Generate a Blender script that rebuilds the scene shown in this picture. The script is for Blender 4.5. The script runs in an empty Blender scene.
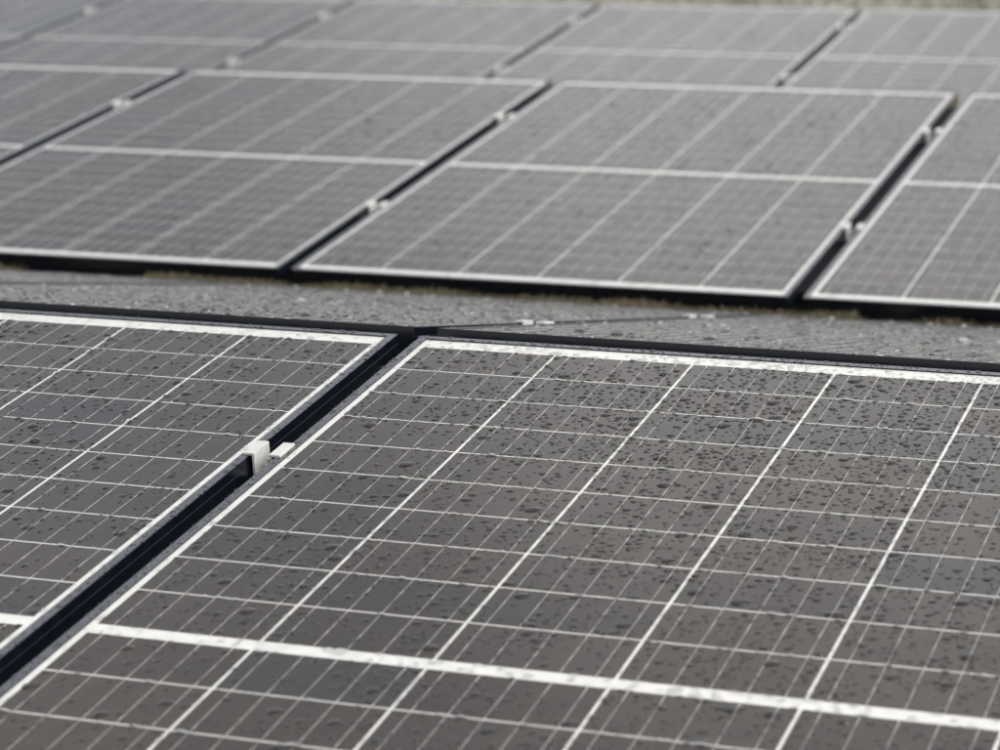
import bpy, bmesh, math, random
import numpy as np
from mathutils import Matrix, Vector

S = bpy.context.scene
COL = S.collection
TH = math.radians(8.274)            # tilt of every panel
H = 0.30                            # height of the glass at the ridge above the ground
PITCH = 3.5844                      # distance from ridge to ridge

# ------------------------------------------------------------------ camera
cd = bpy.data.cameras.new('camera')
cam = bpy.data.objects.new('camera', cd)
COL.objects.link(cam)
r = Vector((0.94042962, 0.33998738, 0.0008)).normalized()
fw = Vector((-0.33382222, 0.92381956, -0.18740372)).normalized()
up = r.cross(fw)
M = Matrix((r, up, -fw)).transposed().to_4x4()
M.translation = Vector((1.12251, -2.84511, 0.55033 + H))
cam.matrix_world = M
cd.sensor_width = 36.0
cd.lens = 97.03
cd.clip_start = 0.05
cd.clip_end = 5000
cd.dof.use_dof = True
cd.dof.focus_distance = 2.88
cd.dof.aperture_fstop = 97.03 / 14.0
cd.dof.aperture_blades = 0
S.camera = cam

# ------------------------------------------------------------------ sky, sun, exposure (bright overcast, veiled sun from the right)
SUN_EL, SUN_AZ = 45.0, 100.0     # azimuth measured from +Y towards +X
CLOUD_AT = (1.0, 0.0, 0.0)
w = bpy.data.worlds.new('World')
S.world = w
w.use_nodes = True
nt = w.node_tree
bg = nt.nodes['Background']
sky = nt.nodes.new('ShaderNodeTexSky')
sky.sky_type = 'NISHITA'
sky.sun_disc = False
sky.sun_elevation = math.radians(SUN_EL)
sky.sun_rotation = math.radians(SUN_AZ)
sky.air_density = 1.0
sky.dust_density = 6.0
sky.ozone_density = 1.0
def sky_tone(sat, val):
    h_ = nt.nodes.new('ShaderNodeHueSaturation')
    h_.inputs['Saturation'].default_value = sat
    h_.inputs['Value'].default_value = val
    nt.links.new(sky.outputs[0], h_.inputs['Color'])
    return h_
cloud, gap = sky_tone(0.05, 1.24), sky_tone(0.30, 0.66)      # broken cloud over pale blue
tc = nt.nodes.new('ShaderNodeTexCoord')
mp = nt.nodes.new('ShaderNodeMapping')
mp.inputs['Location'].default_value = CLOUD_AT
mp.inputs['Scale'].default_value = (1.0, 1.0, 1.6)
cn = nt.nodes.new('ShaderNodeTexNoise')
cn.inputs['Scale'].default_value = 2.6
cn.inputs['Detail'].default_value = 5.0
cn.inputs['Roughness'].default_value = 0.5
cr = nt.nodes.new('ShaderNodeValToRGB')
cr.color_ramp.elements[0].position = 0.38
cr.color_ramp.elements[1].position = 0.56
cm = nt.nodes.new('ShaderNodeMix'); cm.data_type = 'RGBA'
nt.links.new(tc.outputs['Generated'], mp.inputs['Vector'])
nt.links.new(mp.outputs[0], cn.inputs['Vector'])
nt.links.new(cn.outputs['Fac'], cr.inputs[0])
nt.links.new(cr.outputs[0], cm.inputs['Factor'])
nt.links.new(gap.outputs[0], cm.inputs[6])
nt.links.new(cloud.outputs[0], cm.inputs[7])
nt.links.new(cm.outputs[2], bg.inputs['Color'])
bg.inputs['Strength'].default_value = 0.15

sd = bpy.data.lights.new('sun', 'SUN')
sd.energy = 0.6
sd.angle = math.radians(30)
sd.color = (1.0, 0.96, 0.90)
sun = bpy.data.objects.new('sun', sd)
COL.objects.link(sun)
el, az = math.radians(SUN_EL), math.radians(SUN_AZ)
to_sun = Vector((math.sin(az) * math.cos(el), math.cos(az) * math.cos(el), math.sin(el)))
sun.rotation_euler = to_sun.to_track_quat('Z', 'Y').to_euler()

S.view_settings.view_transform = 'Standard'
S.view_settings.look = 'None'
S.view_settings.gamma = 1.0
S.view_settings.exposure = 1.0
S.render.engine = 'CYCLES'
S.cycles.use_denoising = True
S.cycles.use_adaptive_sampling = False
S.cycles.sample_clamp_indirect = 4.0
S.cycles.max_bounces = 8
S.cycles.transparent_max_bounces = 8
S.cycles.transmission_bounces = 6

# ------------------------------------------------------------------ materials
def mat(name):
    m = bpy.data.materials.new(name)
    m.use_nodes = True
    b = m.node_tree.nodes['Principled BSDF']
    return m, m.node_tree, b

def noise(nt, scale, detail=3.0, rough=0.55, coord='Object', vec_scale=None):
    tc = nt.nodes.new('ShaderNodeTexCoord')
    n = nt.nodes.new('ShaderNodeTexNoise')
    n.inputs['Scale'].default_value = scale
    n.inputs['Detail'].default_value = detail
    n.inputs['Roughness'].default_value = rough
    src = tc.outputs[coord]
    if vec_scale:
        mp = nt.nodes.new('ShaderNodeMapping')
        mp.inputs['Scale'].default_value = vec_scale
        nt.links.new(src, mp.inputs['Vector'])
        src = mp.outputs[0]
    nt.links.new(src, n.inputs['Vector'])
    return n

def ramp(nt, src, stops):
    c = nt.nodes.new('ShaderNodeValToRGB')
    e = c.color_ramp.elements
    while len(e) < len(stops):
        e.new(0.5)
    for k, (p, col) in enumerate(stops):
        e[k].position = p
        e[k].color = col if len(col) == 4 else (*col, 1)
    nt.links.new(src, c.inputs[0])
    return c

def rng(nt, src, lo, hi, a=0.3, b=0.7):
    m = nt.nodes.new('ShaderNodeMapRange')
    m.inputs['From Min'].default_value = a
    m.inputs['From Max'].default_value = b
    m.inputs['To Min'].default_value = lo
    m.inputs['To Max'].default_value = hi
    nt.links.new(src, m.inputs['Value'])
    return m

def glass_rough(nt, b, lo, hi):
    n = noise(nt, 9.0, 4.0, 0.6, 'Generated' if False else 'Object')
    nt.links.new(rng(nt, n.outputs['Fac'], lo, hi).outputs[0], b.inputs['Roughness'])

# silicon cell behind textured glass
m_cell, t, b = mat('silicon_cell')
oi = t.nodes.new('ShaderNodeObjectInfo')
rc = ramp(t, oi.outputs['Random'], [(0.0, (0.0225, 0.0188, 0.0158)), (0.6, (0.030, 0.0248, 0.0205)), (0.88, (0.026, 0.0225, 0.0195)), (1.0, (0.0215, 0.0205, 0.0203))])
n1 = noise(t, 26.0, 3.0, 0.6, 'Object')
mx = t.nodes.new('ShaderNodeMix'); mx.data_type = 'RGBA'; mx.blend_type = 'MULTIPLY'
mx.inputs['Factor'].default_value = 0.5
t.links.new(rc.outputs[0], mx.inputs[6])
t.links.new(ramp(t, n1.outputs['Fac'], [(0.3, (0.7, 0.7, 0.72)), (0.7, (1.25, 1.22, 1.2))]).outputs[0], mx.inputs[7])
t.links.new(mx.outputs[2], b.inputs['Base Color'])
b.inputs['IOR'].default_value = 1.5
glass_rough(t, b, 0.10, 0.16)

# white backsheet behind the same glass
m_back, t, b = mat('white_backsheet_under_glass')
n1 = noise(t, 40.0, 4.0)
t.links.new(ramp(t, n1.outputs['Fac'], [(0.3, (0.385, 0.381, 0.362)), (0.7, (0.45, 0.446, 0.427))]).outputs[0], b.inputs['Base Color'])
b.inputs['IOR'].default_value = 1.5
glass_rough(t, b, 0.10, 0.16)

# tinned copper ribbon
m_rib, t, b = mat('tinned_ribbon')
b.inputs['Metallic'].default_value = 0.4
n1 = noise(t, 60.0, 2.0)
n2 = noise(t, 45.0, 3.0, 0.6)
t.links.new(ramp(t, n2.outputs['Fac'], [(0.38, (0.17, 0.167, 0.16)), (0.62, (0.50, 0.49, 0.47))]).outputs[0], b.inputs['Base Color'])
t.links.new(rng(t, n1.outputs['Fac'], 0.3, 0.6).outputs[0], b.inputs['Roughness'])

# black anodised aluminium
m_frame, t, b = mat('black_anodised_frame')
n1 = noise(t, 55.0, 4.0, 0.6)
t.links.new(ramp(t, n1.outputs['Fac'], [(0.3, (0.0015, 0.0022, 0.0042)), (0.75, (0.003, 0.0042, 0.007))]).outputs[0], b.inputs['Base Color'])
t.links.new(rng(t, n1.outputs['Fac'], 0.14, 0.24).outputs[0], b.inputs['Roughness'])
b.inputs['IOR'].default_value = 1.5

# the same frame, wet upper lip: sky light on it painted as a paler base
m_lip, t, b = mat('skylit_wet_frame_lip')
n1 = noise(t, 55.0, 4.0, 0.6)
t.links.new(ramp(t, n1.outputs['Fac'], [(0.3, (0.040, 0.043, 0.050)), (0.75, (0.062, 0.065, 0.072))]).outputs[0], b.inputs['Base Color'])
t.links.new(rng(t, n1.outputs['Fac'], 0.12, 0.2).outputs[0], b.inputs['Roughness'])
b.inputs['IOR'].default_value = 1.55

# bare aluminium clamp
m_alu, t, b = mat('bare_aluminium')
n1 = noise(t, 120.0, 4.0, 0.6)
t.links.new(ramp(t, n1.outputs['Fac'], [(0.3, (0.38, 0.377, 0.365)), (0.7, (0.50, 0.496, 0.48))]).outputs[0], b.inputs['Base Color'])
b.inputs['Metallic'].default_value = 0.35
b.inputs['Roughness'].default_value = 0.5

m_steel, t, b = mat('stainless_bolt')
b.inputs['Base Color'].default_value = (0.5, 0.5, 0.49, 1)
b.inputs['Metallic'].default_value = 0.9
n1 = noise(t, 200.0)
t.links.new(rng(t, n1.outputs['Fac'], 0.25, 0.45).outputs[0], b.inputs['Roughness'])

# water
m_water, t, b = mat('rain_water')
b.inputs['Base Color'].default_value = (0.97, 0.985, 1.0, 1)
b.inputs['Transmission Weight'].default_value = 1.0
b.inputs['IOR'].default_value = 1.333
b.inputs['Roughness'].default_value = 0.03

# black plastic
m_plastic, t, b = mat('black_plastic')
n1 = noise(t, 70.0)
t.links.new(ramp(t, n1.outputs['Fac'], [(0.3, (0.010, 0.010, 0.011)), (0.7, (0.02, 0.02, 0.02))]).outputs[0], b.inputs['Base Color'])
b.inputs['Roughness'].default_value = 0.5

# ground: dry grass and soil
m_ground, t, b = mat('dry_meadow_soil')
n1 = noise(t, 3.0, 8.0, 0.65)
n2 = noise(t, 90.0, 6.0, 0.7)
c1 = ramp(t, n1.outputs['Fac'], [(0.3, (0.15, 0.11, 0.055)), (0.55, (0.20, 0.16, 0.08)), (0.75, (0.16, 0.15, 0.07))])
mx = t.nodes.new('ShaderNodeMix'); mx.data_type = 'RGBA'; mx.blend_type = 'MULTIPLY'
mx.inputs['Factor'].default_value = 0.7
t.links.new(c1.outputs[0], mx.inputs[6])
t.links.new(ramp(t, n2.outputs['Fac'], [(0.3, (0.5, 0.5, 0.5)), (0.7, (1.3, 1.3, 1.25))]).outputs[0], mx.inputs[7])
t.links.new(mx.outputs[2], b.inputs['Base Color'])
b.inputs['Roughness'].default_value = 0.95
bp = t.nodes.new('ShaderNodeBump'); bp.inputs['Strength'].default_value = 0.8; bp.inputs['Distance'].default_value = 0.02
t.links.new(n2.outputs['Fac'], bp.inputs['Height']); t.links.new(bp.outputs[0], b.inputs['Normal'])

m_grass, t, b = mat('dry_grass_blades')
oi = noise(t, 1.7, 3.0)
t.links.new(ramp(t, oi.outputs['Fac'], [(0.3, (0.085, 0.065, 0.035)), (0.5, (0.075, 0.062, 0.032)), (0.7, (0.065, 0.06, 0.028))]).outputs[0], b.inputs['Base Color'])
b.inputs['Roughness'].default_value = 0.8

m_meadow, t, b = mat('pale_dry_meadow')
oi = noise(t, 1.1, 4.0)
t.links.new(ramp(t, oi.outputs['Fac'], [(0.3, (0.25, 0.247, 0.215)), (0.5, (0.23, 0.228, 0.195)), (0.7, (0.20, 0.202, 0.168))]).outputs[0], b.inputs['Base Color'])
b.inputs['Roughness'].default_value = 0.8

# ------------------------------------------------------------------ helpers
def link(name, data, parent=None, matrix=None):
    o = bpy.data.objects.new(name, data)
    COL.objects.link(o)
    if parent:
        o.parent = parent
    if matrix is not None:
        if parent: o.matrix_local = matrix
        else: o.matrix_world = matrix
    return o

def tag(o, label, cat, group=None, kind=None):
    if label: o['label'] = label
    if cat: o['category'] = cat
    if group: o['group'] = group
    if kind: o['kind'] = kind

def mesh_from(name, verts, faces, material, smooth=False):
    me = bpy.data.meshes.new(name)
    me.from_pydata([tuple(v) for v in verts], [], faces)
    me.materials.append(material)
    if smooth:
        me.polygons.foreach_set('use_smooth', [True] * len(me.polygons))
    me.update()
    return me

def box_vf(x0, x1, y0, y1, z0, z1, off=0):
    v = [(x0, y0, z0), (x1, y0, z0), (x1, y1, z0), (x0, y1, z0), (x0, y0, z1), (x1, y0, z1), (x1, y1, z1), (x0, y1, z1)]
    f = [(0, 3, 2, 1), (4, 5, 6, 7), (0, 1, 5, 4), (1, 2, 6, 5), (2, 3, 7, 6), (3, 0, 4, 7)]
    return v, [tuple(i + off for i in q) for q in f]

def boxes_mesh(name, boxes, material, bevel=0.0):
    V, F = [], []
    for bx in boxes:
        v, f = box_vf(*bx, off=len(V)); V += v; F += f
    me = mesh_from(name, V, F, material)
    if bevel:
        bm = bmesh.new(); bm.from_mesh(me)
        bmesh.ops.bevel(bm, geom=bm.edges[:], offset=bevel, segments=2, profile=0.6, affect='EDGES')
        bm.to_mesh(me); bm.free()
    return me

# ------------------------------------------------------------------ panel dimensions (panel frame: x across, y up the slope, z out of the glass)
PC, PR = 0.1612, 0.08036             # column and row pitch of the half cells
CGAP, RGAP = 0.0034, 0.0027
MB = 0.01708                         # white middle bar
W = 1.02835                          # spacing of the panels
FM, FV = 0.0172, 0.0365              # cell field to outer frame edge, across / along
GAPW = W - 6 * PC - 2 * FM
X0, X1 = -FM, 6 * PC + FM
YT, YB = FV, -(20 * PR + MB + FV)
LIP = 0.0115
TOPZ = 0.0016                        # frame lip above the glass
FH = 0.030                           # frame depth
RIDGE = 0.050                        # open slot along the ridge

def cell_y(k):                       # upper edge of row k
    return -k * PR - (MB if k >= 10 else 0)

# cell
cw, ch = PC - CGAP, PR - RGAP
def flat_slab(name, x0, x1, y0, y1, z0, z1, material):
    return boxes_mesh(name, [(x0, x1, y0, y1, z0, z1)], material)
me_cell = flat_slab('cell', 0, cw, -ch, 0, -0.0002, 0.00025, m_cell)
STR = 10 * PR - RGAP
me_string = flat_slab('cell_string', 0, cw, -STR, 0, -0.0002, 0.00025, m_cell)
me_lam = boxes_mesh('glass_laminate', [(X0 + 0.004, X1 - 0.004, YB + 0.004, YT - 0.004, -0.005, 0.0)], m_back)
RIBW = 0.0006
me_rib = flat_slab('ribbon', -RIBW / 2, RIBW / 2, -STR, 0, 0.0002, 0.00045, m_rib)

# joined ribbons for panels farther off
def rib_positions():
    for half in (0, 1):
        y = cell_y(10 * half) - RGAP / 2
        for c in range(6):
            for k in range(5):
                yield c * PC + CGAP / 2 + cw * (k + 0.5) / 5, y
me_ribs = boxes_mesh('ribbons', [(x - RIBW / 2, x + RIBW / 2, y - STR, y, 0.0002, 0.00045) for x, y in rib_positions()], m_rib)
# row gaps of a cell string, seen as thin white lines between its cells
me_rowl = boxes_mesh('row_gaps', [(0.001, 6 * PC - 0.001, cell_y(k) - RGAP / 2, cell_y(k) + RGAP / 2, 0.0001, 0.0004)
                                  for k in list(range(1, 10)) + list(range(11, 20))], m_back)

# frame rails: profile in (inward distance d, z), mitred at both ends
PROF = [(0.0012, TOPZ - 0.0006), (0.0018, TOPZ), (LIP - 0.0005, TOPZ), (LIP, TOPZ - 0.0006), (LIP, -0.0075), (0.0025, -0.0075),
        (0.0025, -FH + 0.002), (0.024, -FH + 0.002), (0.024, -FH), (0.0009, -FH),
        (0.0009, -0.0096), (0.0012, -0.0094)]
def rail_mesh(name, length):
    V, F = [], []
    n = len(PROF)
    for s in (0, 1):
        for d, z in PROF:
            V.append((d if s == 0 else length - d, d, z))
    for i in range(n):
        j = (i + 1) % n
        F.append((i, j, n + j, n + i))
    F.append(tuple(range(n - 1, -1, -1))); F.append(tuple(range(n, 2 * n)))
    me = mesh_from(name, V, F, m_frame)
    bm = bmesh.new(); bm.from_mesh(me); bmesh.ops.recalc_face_normals(bm, faces=bm.faces[:])
    bmesh.ops.triangulate(bm, faces=[f for f in bm.faces if len(f.verts) > 4])
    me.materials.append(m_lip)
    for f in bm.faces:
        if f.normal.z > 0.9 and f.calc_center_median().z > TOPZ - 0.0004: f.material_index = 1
    bm.to_mesh(me); bm.free()
    return me
EPS = 0.00015                         # hairline joint at the mitres
me_short = rail_mesh('frame_rail_short', X1 - X0 - 2 * EPS)
me_long = rail_mesh('frame_rail_long', YT - YB - 2 * EPS)
def T(x, y, z=0, rz=0):
    return Matrix.Translation((x, y, z)) @ Matrix.Rotation(rz, 4, 'Z')
RAILS = [(me_short, T(X0 + EPS, YB, 0, 0)), (me_long, T(X1, YB + EPS, 0, math.pi / 2)),
         (me_short, T(X1 - EPS, YT, 0, math.pi)), (me_long, T(X0, YT - EPS, 0, -math.pi / 2))]

# ------------------------------------------------------------------ raindrops
def drop_shape(rs, nseg, nring):
    """unit drop: verts of a low irregular dome, base radius about 1"""
    ph = rs.uniform(0, 2 * math.pi, 3)
    am = rs.uniform(0, 1, 3) * np.array([0.16, 0.10, 0.07])
    a = np.arange(nseg) * 2 * math.pi / nseg
    rad = 1 + am[0] * np.cos(2 * a + ph[0]) + am[1] * np.cos(3 * a + ph[1]) + am[2] * np.cos(5 * a + ph[2])
    out = []
    for k in range(nring):
        rr = 1 - k / nring
        zz = 1 - rr * rr                      # shallow cap
        for i in range(nseg):
            out.append((rad[i] * rr * math.cos(a[i]), rad[i] * rr * math.sin(a[i]) - 0.18 * (1 - rr), zz))   # sags downhill
    out.append((0, -0.18, 1.0))
    return np.array(out)

def drop_faces(nseg, nring):
    F = []
    for k in range(nring - 1):
        for i in range(nseg):
            j = (i + 1) % nseg
            F.append((k * nseg + i, k * nseg + j, (k + 1) * nseg + j)); F.append((k * nseg + i, (k + 1) * nseg + j, (k + 1) * nseg + i))
    t_ = nseg * nring
    for i in range(nseg):
        F.append(((nring - 1) * nseg + i, (nring - 1) * nseg + (i + 1) % nseg, t_))
    return F

def drops_mesh(name, pts, rs, nseg=12, nring=4):
    """pts: (x, y, z, r, h)"""
    lib = [drop_shape(rs, nseg, nring) for _ in range(24)]
    nv = nseg * nring + 1
    base = np.array(drop_faces(nseg, nring))
    V = np.empty((len(pts) * nv, 3)); F = np.empty((len(pts) * len(base), 3), dtype=np.int64)
    for i, (x, y, z, rr, h) in enumerate(pts):
        s = lib[rs.randint(24)]
        c, sn = (1, 0) if rs.rand() < 0.5 else (-1, 0)
        V[i * nv:(i + 1) * nv, 0] = x + s[:, 0] * c * rr
        V[i * nv:(i + 1) * nv, 1] = y + s[:, 1] * rr * 1.05
        V[i * nv:(i + 1) * nv, 2] = z - 0.0001 + s[:, 2] * h
        F[i * len(base):(i + 1) * len(base)] = base + i * nv
        if c < 0:
            F[i * len(base):(i + 1) * len(base)] = F[i * len(base):(i + 1) * len(base)][:, ::-1]
    me = bpy.data.meshes.new(name)
    me.vertices.add(len(V)); me.vertices.foreach_set('co', V.ravel())
    me.loops.add(F.size); me.loops.foreach_set('vertex_index', F.ravel())
    me.polygons.add(len(F)); me.polygons.foreach_set('loop_start', np.arange(len(F)) * 3)
    me.polygons.foreach_set('use_smooth', np.ones(len(F), dtype=bool))
    me.materials.append(m_water)
    me.update(); me.validate()
    return me

def vnoise(seed):
    """smooth 2D value noise, 0..1"""
    g = np.random.RandomState(seed).rand(64, 64)
    def f(x, y):
        xi, yi = int(math.floor(x)), int(math.floor(y))
        fx, fy = x - xi, y - yi
        fx = fx * fx * (3 - 2 * fx); fy = fy * fy * (3 - 2 * fy)
        a = g[xi % 64, yi % 64]; b_ = g[(xi + 1) % 64, yi % 64]; c = g[xi % 64, (yi + 1) % 64]; d = g[(xi + 1) % 64, (yi + 1) % 64]
        return (a * (1 - fx) + b_ * fx) * (1 - fy) + (c * (1 - fx) + d * fx) * fy
    return f

def scatter(seed, n, dens, big=0.02, scale=1.0, y_lo=None, flat=1.0):
    """drop list on one panel; returns (small, large)"""
    rs = np.random.RandomState(seed)
    nz, lane = vnoise(seed + 1), vnoise(seed + 2)
    ylo = (YB + 0.001) if y_lo is None else y_lo
    cellgrid = {}
    small, large = [], []
    tries = 0
    while len(small) + len(large) < n and tries < n * 12:
        tries += 1
        x = rs.uniform(X0 + 0.001, X1 - 0.001); y = rs.uniform(ylo, YT - 0.001)
        p = dens(x, y) * (0.25 + 1.1 * nz(x * 14 + 20, y * 14 + 40)) * (0.45 + 0.75 * lane(x * 34 + 5, y * 3 + 9))
        if x < X0 + LIP or x > X1 - LIP or y > YT - LIP: p = 1.0
        if rs.rand() > p:
            continue
        u = rs.rand()
        if u < big: rr = rs.uniform(0.0052, 0.0088)
        elif u < big * 6: rr = rs.uniform(0.0032, 0.0052)
        else: rr = 0.0015 + 0.0021 * rs.rand() ** 1.6
        rr *= scale
        lip = x < X0 + LIP or x > X1 - LIP or y < YB + LIP or y > YT - LIP
        if lip:
            rr = min(rr, 0.0042)
            if min(abs(x - X0), abs(x - X1), abs(y - YB), abs(y - YT), abs(x - X0 - LIP), abs(x - X1 + LIP), abs(y - YB - LIP), abs(y - YT + LIP)) < rr * 0.7: continue
        else:
            if min(x - X0 - LIP, X1 - LIP - x, y - YB - LIP, YT - LIP - y) < rr * 1.15: continue
        key = (int(x / 0.012), int(y / 0.012)); ok = True
        for a in (-1, 0, 1):
            for b_ in (-1, 0, 1):
                for (qx, qy, qr) in cellgrid.get((key[0] + a, key[1] + b_), ()):
                    if (qx - x) ** 2 + (qy - y) ** 2 < (0.95 * (qr + rr)) ** 2: ok = False; break
                if not ok: break
            if not ok: break
        if not ok: continue
        cellgrid.setdefault(key, []).append((x, y, rr))
        h = rr * rs.uniform(0.28, 0.42) * flat
        if rr > 0.0052: h *= 0.85
        (large if rr > 0.0052 else small).append((x, y, TOPZ if lip else 0.0003, rr, h))
    return small, large

# ------------------------------------------------------------------ panels
def row_matrix(row, idx, down=False):
    """panel frame -> world; row 0 is the nearest ridge"""
    y = row * PITCH
    if not down:
        return Matrix.Translation((idx * W, y, H)) @ Matrix.Rotation(TH, 4, 'X')
    # the far slope: panel turned half round, its upper edge across the ridge slot
    yr = y + FV * math.cos(TH) * 2 + RIDGE
    return (Matrix.Translation((idx * W + 6 * PC, yr, H)) @ Matrix.Rotation(-TH - math.radians(0.13), 4, 'X') @ Matrix.Rotation(math.pi, 4, 'Z'))

def copy_under(o, parent):
    c = o.copy(); COL.objects.link(c); c.parent = parent
    for ch_ in o.children:
        copy_under(ch_, c)
    return c

def base_panel(detail):
    root = bpy.data.objects.new('solar_panel', None); COL.objects.link(root)
    root.empty_display_size = 0.1
    for me, mtx in RAILS:
        link('frame_rail', me, root, mtx)
    lam = link('glass_laminate', me_lam, root)
    if detail >= 1:
        for k in range(20):
            for c in range(6):
                link('cell', me_cell, lam, T(c * PC + CGAP / 2, cell_y(k) - RGAP / 2))
    else:
        for half in (0, 1):
            for c in range(6):
                link('cell_string', me_string, lam, T(c * PC + CGAP / 2, cell_y(10 * half) - RGAP / 2))
        o = link('row_gaps', me_rowl, lam); o['kind'] = 'stuff'
    if detail == 2:
        for x, y in rib_positions():
            link('ribbon', me_rib, lam, T(x, y))
    else:
        o = link('ribbons', me_ribs, lam); o['kind'] = 'stuff'
    return root

def lam_of(root):
    return [c for c in root.children if c.name.startswith('glass_laminate')][0]

protos = {}
def panel(detail, row, idx, label, group, down=False):
    if detail not in protos:
        root = protos[detail] = base_panel(detail)
        plain[detail] = True
    elif True:
        src = protos[detail]
        root = src.copy(); COL.objects.link(root)
        for c in src.children:
            copy_under(c, root)
    root.matrix_world = row_matrix(row, idx, down)
    tag(root, label, 'solar panel', group)
    return root
plain = {}

G1, G1B, G2, G3 = 'panels on the nearest slope', 'panels on the far side of the nearest ridge', 'panels in the second row', 'panels in the third row'
panels = []
def P(*a, **k):
    p_ = panel(*a, **k); panels.append((p_, a[1], a[2], k.get('down', False))); return p_

p_right = P(2, 0, 0, 'large wet solar panel filling the right foreground, right of the near clamp', G1)
p_left = P(2, 0, -1, 'wet solar panel in the left foreground, left of the near clamp', G1)
p_out = P(2, 0, 1, 'solar panel of the nearest slope beyond the right edge of the picture', G1)
B = [P(0, 0, -2, 'steeply foreshortened panel behind the nearest ridge, farthest left', G1B, down=True),
     P(0, 0, -1, 'foreshortened panel behind the nearest ridge, just left of the black slot', G1B, down=True),
     P(0, 0, 0, 'foreshortened sparkling panel behind the nearest ridge, at the right', G1B, down=True),
     P(0, 0, -3, 'panel behind the nearest ridge beyond the left edge of the picture', G1B, down=True)]
R2 = [P(1, 1, -3, 'second row solar panel cut off by the left edge of the picture', G2),
      P(1, 1, -2, 'second row solar panel at the left, second from the left edge', G2),
      P(1, 1, -1, 'second row solar panel in the centre, seen whole', G2),
      P(1, 1, 0, 'second row solar panel cut off by the right edge of the picture', G2)]
R3 = [P(0, 2, -5, 'blurred third row panel in the top left corner', G3),
      P(0, 2, -4, 'blurred third row panel at the top left, second from the corner', G3),
      P(0, 2, -3, 'blurred third row panel at the top, left of centre', G3),
      P(0, 2, -2, 'blurred third row panel at the top, right of centre', G3),
      P(0, 2, -1, 'blurred third row panel in the top right corner', G3)]

# drops: the near panels each get their own, the large ones single
def wet_near(root, seed, n, dens, big, y_lo):
    small, large = scatter(seed, n, dens, big, y_lo=y_lo)
    rs = np.random.RandomState(seed + 7)
    lam = lam_of(root)
    large.sort(key=lambda d: -d[3])
    small += large[280:]; large = large[:280]
    o = link('fine_raindrops', drops_mesh('fine_raindrops', small, rs), root); o['kind'] = 'stuff'
    shapes = [drops_mesh('raindrop', [(0, 0, 0, 1.0, 1.0)], rs, 14, 5) for _ in range(10)]
    for x, y, z, rr, h in large:
        d = link('raindrop', shapes[rs.randint(10)], lam)
        d.matrix_local = Matrix.Translation((x, y, z)) @ Matrix.Diagonal((rr, rr, h, 1))

def clamp01(v): return max(0.0, min(1.0, v))
wet_near(p_right, 11, 11000, lambda x, y: (0.42 + 0.58 * clamp01(x / 0.7)) * (0.40 + 0.60 * clamp01(1 + y / 0.95)), 0.040, -1.25)
wet_near(p_left, 23, 6500, lambda x, y: 0.6 * (0.5 + 0.5 * clamp01(1 + y / 0.9)), 0.042, -1.2)
rs = np.random.RandomState(5)
far_meshes = []
for k in range(3):
    s_, l_ = scatter(50 + 3 * k, 5200, lambda x, y: 0.8, 0.02)
    far_meshes.append(drops_mesh('fine_raindrops', s_ + l_, rs, 8, 2))
s_, l_ = scatter(71, 2300, lambda x, y: 0.8, 0.05, scale=1.1, flat=0.85)
s2_, l2_ = scatter(83, 420, lambda x, y: 0.8, 0.10, scale=1.2, flat=1.5)
slope_mesh = drops_mesh('fine_raindrops', s_ + l_ + s2_ + l2_, rs, 8, 3)
for k, (root, row, idx, down) in enumerate(panels):
    if root in (p_right, p_left):
        continue
    o = link('fine_raindrops', slope_mesh if down else far_meshes[k % 3], root); o['kind'] = 'stuff'

# ------------------------------------------------------------------ clamps in the slots between panels
CL = 0.038
def clamp_mesh():
    g = GAPW / 2
    tk = 0.0028
    wi, wo, dep = g - 0.0022, g + 0.0078, 0.024
    z0 = TOPZ + 0.0002
    prof = [(-wo, z0), (-wi + 0.0, z0), (-wi, z0 - dep), (wi, z0 - dep), (wi, z0), (wo, z0),
            (wo, z0 + tk), (wi - tk, z0 + tk), (wi - tk, z0 - dep + tk), (-wi + tk, z0 - dep + tk), (-wi + tk, z0 + tk), (-wo, z0 + tk)]
    V, F = [], []
    n = len(prof)
    for s in (-CL / 2, CL / 2):
        V += [(x, s, z) for x, z in prof]
    for i in range(n):
        j = (i + 1) % n
        F.append((i, j, n + j, n + i))
    for s in (0, n):
        for q in ((0, 1, 10, 11), (1, 2, 9, 10), (2, 3, 8, 9), (3, 4, 7, 8), (4, 5, 6, 7)):
            F.append(tuple(s + k for k in q))
    me = mesh_from('clamp_body', V, F, m_alu)
    bm = bmesh.new(); bm.from_mesh(me); bmesh.ops.recalc_face_normals(bm, faces=bm.faces[:])
    ed = [e for e in bm.edges if len(e.link_faces) == 2 and e.calc_face_angle() > 0.5]
    bmesh.ops.bevel(bm, geom=ed, offset=0.0005, segments=2, profile=0.6, affect='EDGES')
    bm.to_mesh(me); bm.free()
    return me
def bolt_mesh():
    bm = bmesh.new()
    zb = TOPZ - 0.024 + 0.0028
    bmesh.ops.create_cone(bm, cap_ends=True, segments=6, radius1=0.0062, radius2=0.0062, depth=0.006, matrix=Matrix.Translation((0, 0, zb + 0.0032)))
    bmesh.ops.create_cone(bm, cap_ends=True, segments=12, radius1=0.0035, radius2=0.0032, depth=0.008, matrix=Matrix.Translation((0, 0, zb + 0.009)))
    me = bpy.data.meshes.new('bolt'); bm.to_mesh(me); bm.free(); me.materials.append(m_steel)
    return me
me_clamp, me_bolt = clamp_mesh(), bolt_mesh()
V_UP, V_LO = -0.362, -1.176
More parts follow.
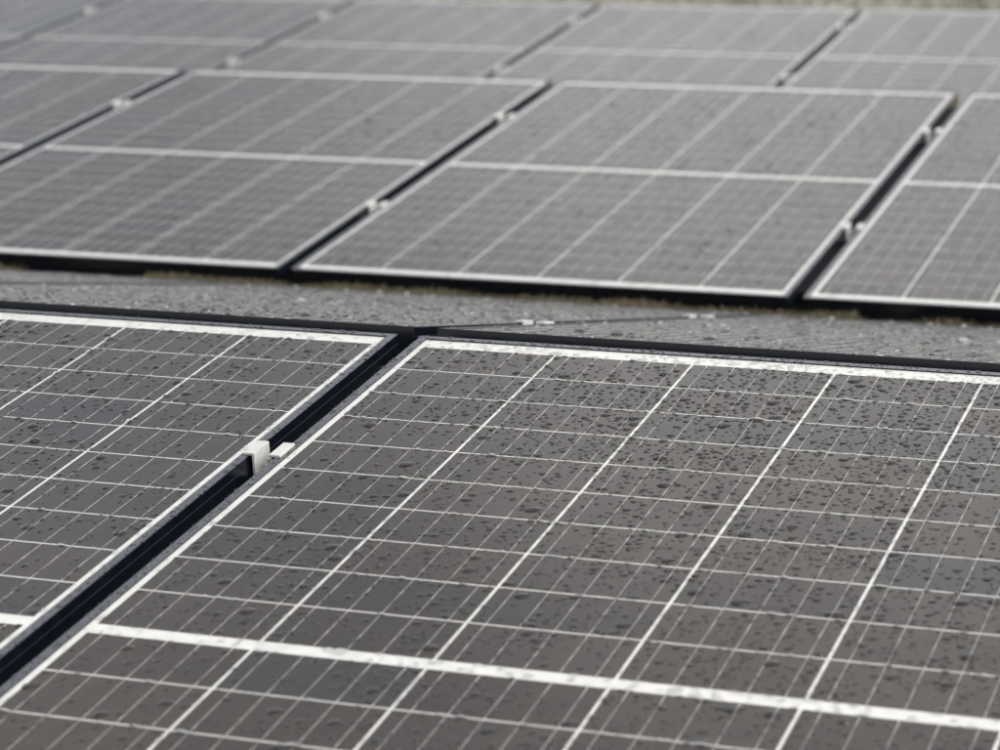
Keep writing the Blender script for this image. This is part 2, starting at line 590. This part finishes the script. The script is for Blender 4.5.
def clamp(row, slot, y, label, down=False, group='clamps holding neighbouring panels'):
    xs = X0 - GAPW / 2
    base = row_matrix(row, slot, down) if not down else row_matrix(row, slot - 1, True)
    root = link('panel_clamp', None)
    root.empty_display_size = 0.05
    root.matrix_world = base @ Matrix.Translation((xs, y, 0))
    link('clamp_body', me_clamp, root); link('bolt', me_bolt, root)
    tag(root, label, 'clamp', group)
clamp(0, 0, V_UP, 'bright aluminium clamp in the black slot between the two foreground panels')
clamp(0, 0, V_LO, 'lower clamp of the foreground slot, below the bottom edge of the picture')
clamp(0, 0, V_UP, 'small pale clamp lying far over behind the nearest ridge', down=True)
clamp(0, 0, V_LO, 'clamp low on the far slope of the nearest ridge', down=True)
clamp(1, -1, V_LO, 'lower clamp on the left edge of the whole second row panel')
clamp(1, -1, V_UP, 'upper clamp on the left edge of the whole second row panel')
clamp(1, 0, V_LO, 'lower clamp on the right edge of the whole second row panel')
clamp(1, 0, V_UP, 'upper clamp on the right edge of the whole second row panel')
clamp(1, -2, V_UP, 'upper clamp in the slot nearest the left edge, second row')
for s_, wd in ((-4, 'leftmost'), (-3, 'second'), (-2, 'third'), (-1, 'rightmost')):
    w_ = wd + ' slot of the blurred third row' if wd in ('leftmost', 'rightmost') else wd + ' slot from the left of the blurred third row'
    clamp(2, s_, -1.14, 'lower clamp in the ' + w_)
    clamp(2, s_, -0.30, 'upper clamp in the ' + w_)

# ------------------------------------------------------------------ dark rails added under the slots to keep the gaps black
RL = YT - YB - 0.16
me_rail_body = boxes_mesh('rail_body', [(-0.034, 0.034, -RL / 2, RL / 2, -0.022, -0.0015)], m_plastic, 0.001)
me_rail_flange = boxes_mesh('rail_flange', [(-0.037, 0.037, -RL / 2, RL / 2, -0.0265, -0.0222)], m_plastic, 0.0008)
def rail(row, slot, label, down=False):
    base = row_matrix(row, slot - (1 if down else 0), down)
    root = link('slot_dark_rail', None)
    root.empty_display_size = 0.05
    root.matrix_world = base @ Matrix.Translation((X0 - GAPW / 2, (YT + YB) / 2 + 0.06, -FH))
    link('rail_body', me_rail_body, root); link('rail_flange', me_rail_flange, root)
    tag(root, label, 'mounting rail', 'dark rails added to black out the slots between panels')
rail(0, 0, 'added dark rail closing the slot between the two foreground panels')
rail(0, 0, 'added dark rail closing the slot behind the nearest ridge', True)
rail(1, -1, 'added dark rail closing the slot left of the whole second row panel')
rail(1, 0, 'added dark rail closing the slot right of the whole second row panel')
rail(1, -2, 'added dark rail closing the second row slot nearest the left edge')
for s_, wd in ((-4, 'leftmost slot'), (-3, 'second slot from the left'), (-2, 'third slot from the left'), (-1, 'rightmost slot')):
    rail(2, s_, 'added dark rail closing the ' + wd + ' of the blurred third row')

# ------------------------------------------------------------------ ground and what stands under the panels
bm = bmesh.new()
bmesh.ops.create_grid(bm, x_segments=2, y_segments=2, size=1500)
me = bpy.data.meshes.new('ground'); bm.to_mesh(me); bm.free(); me.materials.append(m_ground)
g = link('ground', me); g['kind'] = 'structure'

def support(name, x, y, z_top, wx, wy, label, group=None):
    """black plastic mounting foot: flanged base, ribbed post, saddle"""
    o = link(name, None); o.location = (x, y, 0)
    link('base_plate', boxes_mesh('base_plate', [(-wx, wx, -wy, wy, 0.0, 0.012)], m_plastic, 0.002), o)
    rb = [(-wx * 0.45, wx * 0.45, -wy * 0.5, wy * 0.5, 0.0115, z_top - 0.0085)]
    link('post', boxes_mesh('post', rb, m_plastic, 0.002), o)
    link('saddle', boxes_mesh('saddle', [(-wx * 0.7, wx * 0.7, -wy * 0.8, wy * 0.8, z_top - 0.009, z_top)], m_plastic, 0.0015), o)
    tag(o, label, 'pedestal', group)
    return o

ylow = PITCH + YB * math.cos(TH)
zlow = H + YB * math.sin(TH)
def under(v):   # underside of a rising panel at slope position v
    return v * math.cos(TH) + FH * math.sin(TH), H + v * math.sin(TH) - FH * math.cos(TH)
y_, z_ = under(YB + 0.03)
support('mounting_pedestal', 0.16, PITCH + y_, z_ - 0.001, 0.05, 0.035, 'dark pedestal under the low edge of the right second row panel')
# shallow black ballast tray
tr = link('ballast_tray', None); tr.location = (-1.49, PITCH + YB * math.cos(TH) + 0.06, 0)
link('tray', boxes_mesh('tray', [(-0.15, 0.15, -0.08, 0.08, 0, 0.006), (-0.15, 0.15, -0.08, -0.073, 0.0065, 0.030), (-0.15, 0.15, 0.073, 0.08, 0.0065, 0.030), (-0.15, -0.143, -0.0725, 0.0725, 0.0065, 0.030), (0.143, 0.15, -0.0725, 0.0725, 0.0065, 0.030)], m_plastic), tr)
link('ballast_block', boxes_mesh('ballast_block', [(-0.13, 0.13, -0.06, 0.06, 0.0068, 0.027)], m_plastic, 0.003), tr)
tag(tr, 'black ballast tray under the low edge of the left second row panel', 'ballast tray')

# dry grass: valley, under the second row, and the meadow past the third row
def grass(name, n, area, hgt, seed, label, shape=None, material=None):
    rs_ = np.random.RandomState(seed)
    x0, x1, y0, y1 = area
    V = np.empty((n, 4, 3)); 
    px = rs_.uniform(x0, x1, n); py = rs_.uniform(y0, y1, n); a = rs_.uniform(0, 2 * math.pi, n)
    hh = hgt * rs_.uniform(0.4, 1.0, n)
    if shape: hh *= np.array([shape(v) for v in px])
    wd = hh * rs_.uniform(0.03, 0.06, n); ln = hh * rs_.uniform(0.1, 0.7, n); la = rs_.uniform(0, 2 * math.pi, n)
    ca, sa = np.cos(a), np.sin(a)
    V[:, 0] = np.stack([px - ca * wd, py - sa * wd, 0 * px - 0.002], 1)
    V[:, 1] = np.stack([px + ca * wd, py + sa * wd, 0 * px - 0.002], 1)
    V[:, 2] = np.stack([px + ca * wd * 0.7 + np.cos(la) * ln * 0.35, py + sa * wd * 0.7 + np.sin(la) * ln * 0.35, hh * 0.6], 1)
    V[:, 3] = np.stack([px + np.cos(la) * ln, py + np.sin(la) * ln, hh], 1)
    i = np.arange(n)[:, None] * 4
    F = np.concatenate([i + [0, 1, 2], i + [0, 2, 3]], 1).reshape(-1, 3)
    me = bpy.data.meshes.new(name)
    me.vertices.add(n * 4); me.vertices.foreach_set('co', V.ravel())
    me.loops.add(F.size); me.loops.foreach_set('vertex_index', F.ravel())
    me.polygons.add(len(F)); me.polygons.foreach_set('loop_start', np.arange(len(F)) * 3)
    me.materials.append(material or m_grass); me.update(); me.validate()
    o = link(name, me); tag(o, label, 'grass', kind='stuff')
def tuft(x):   # bare where the tray and the pedestal stand
    bare = max(math.exp(-((x + 1.50) / 0.13) ** 4), math.exp(-((x - 0.15) / 0.05) ** 4))
    return (1 - 0.8 * bare) * (0.9 + 0.1 * math.sin(x * 9.0 + 1.0) * math.sin(x * 23.0))
grass('valley_grass', 60000, (-3.2, 1.2, ylow - 0.10, ylow - 0.004), 0.051, 3, 'short dry brown grass along the low edge of the second row', tuft)
grass('meadow_grass', 60000, (-6, 2.5, 9.0, 26.0), 0.16, 4, 'pale olive meadow grass beyond the third row', None, m_meadow)
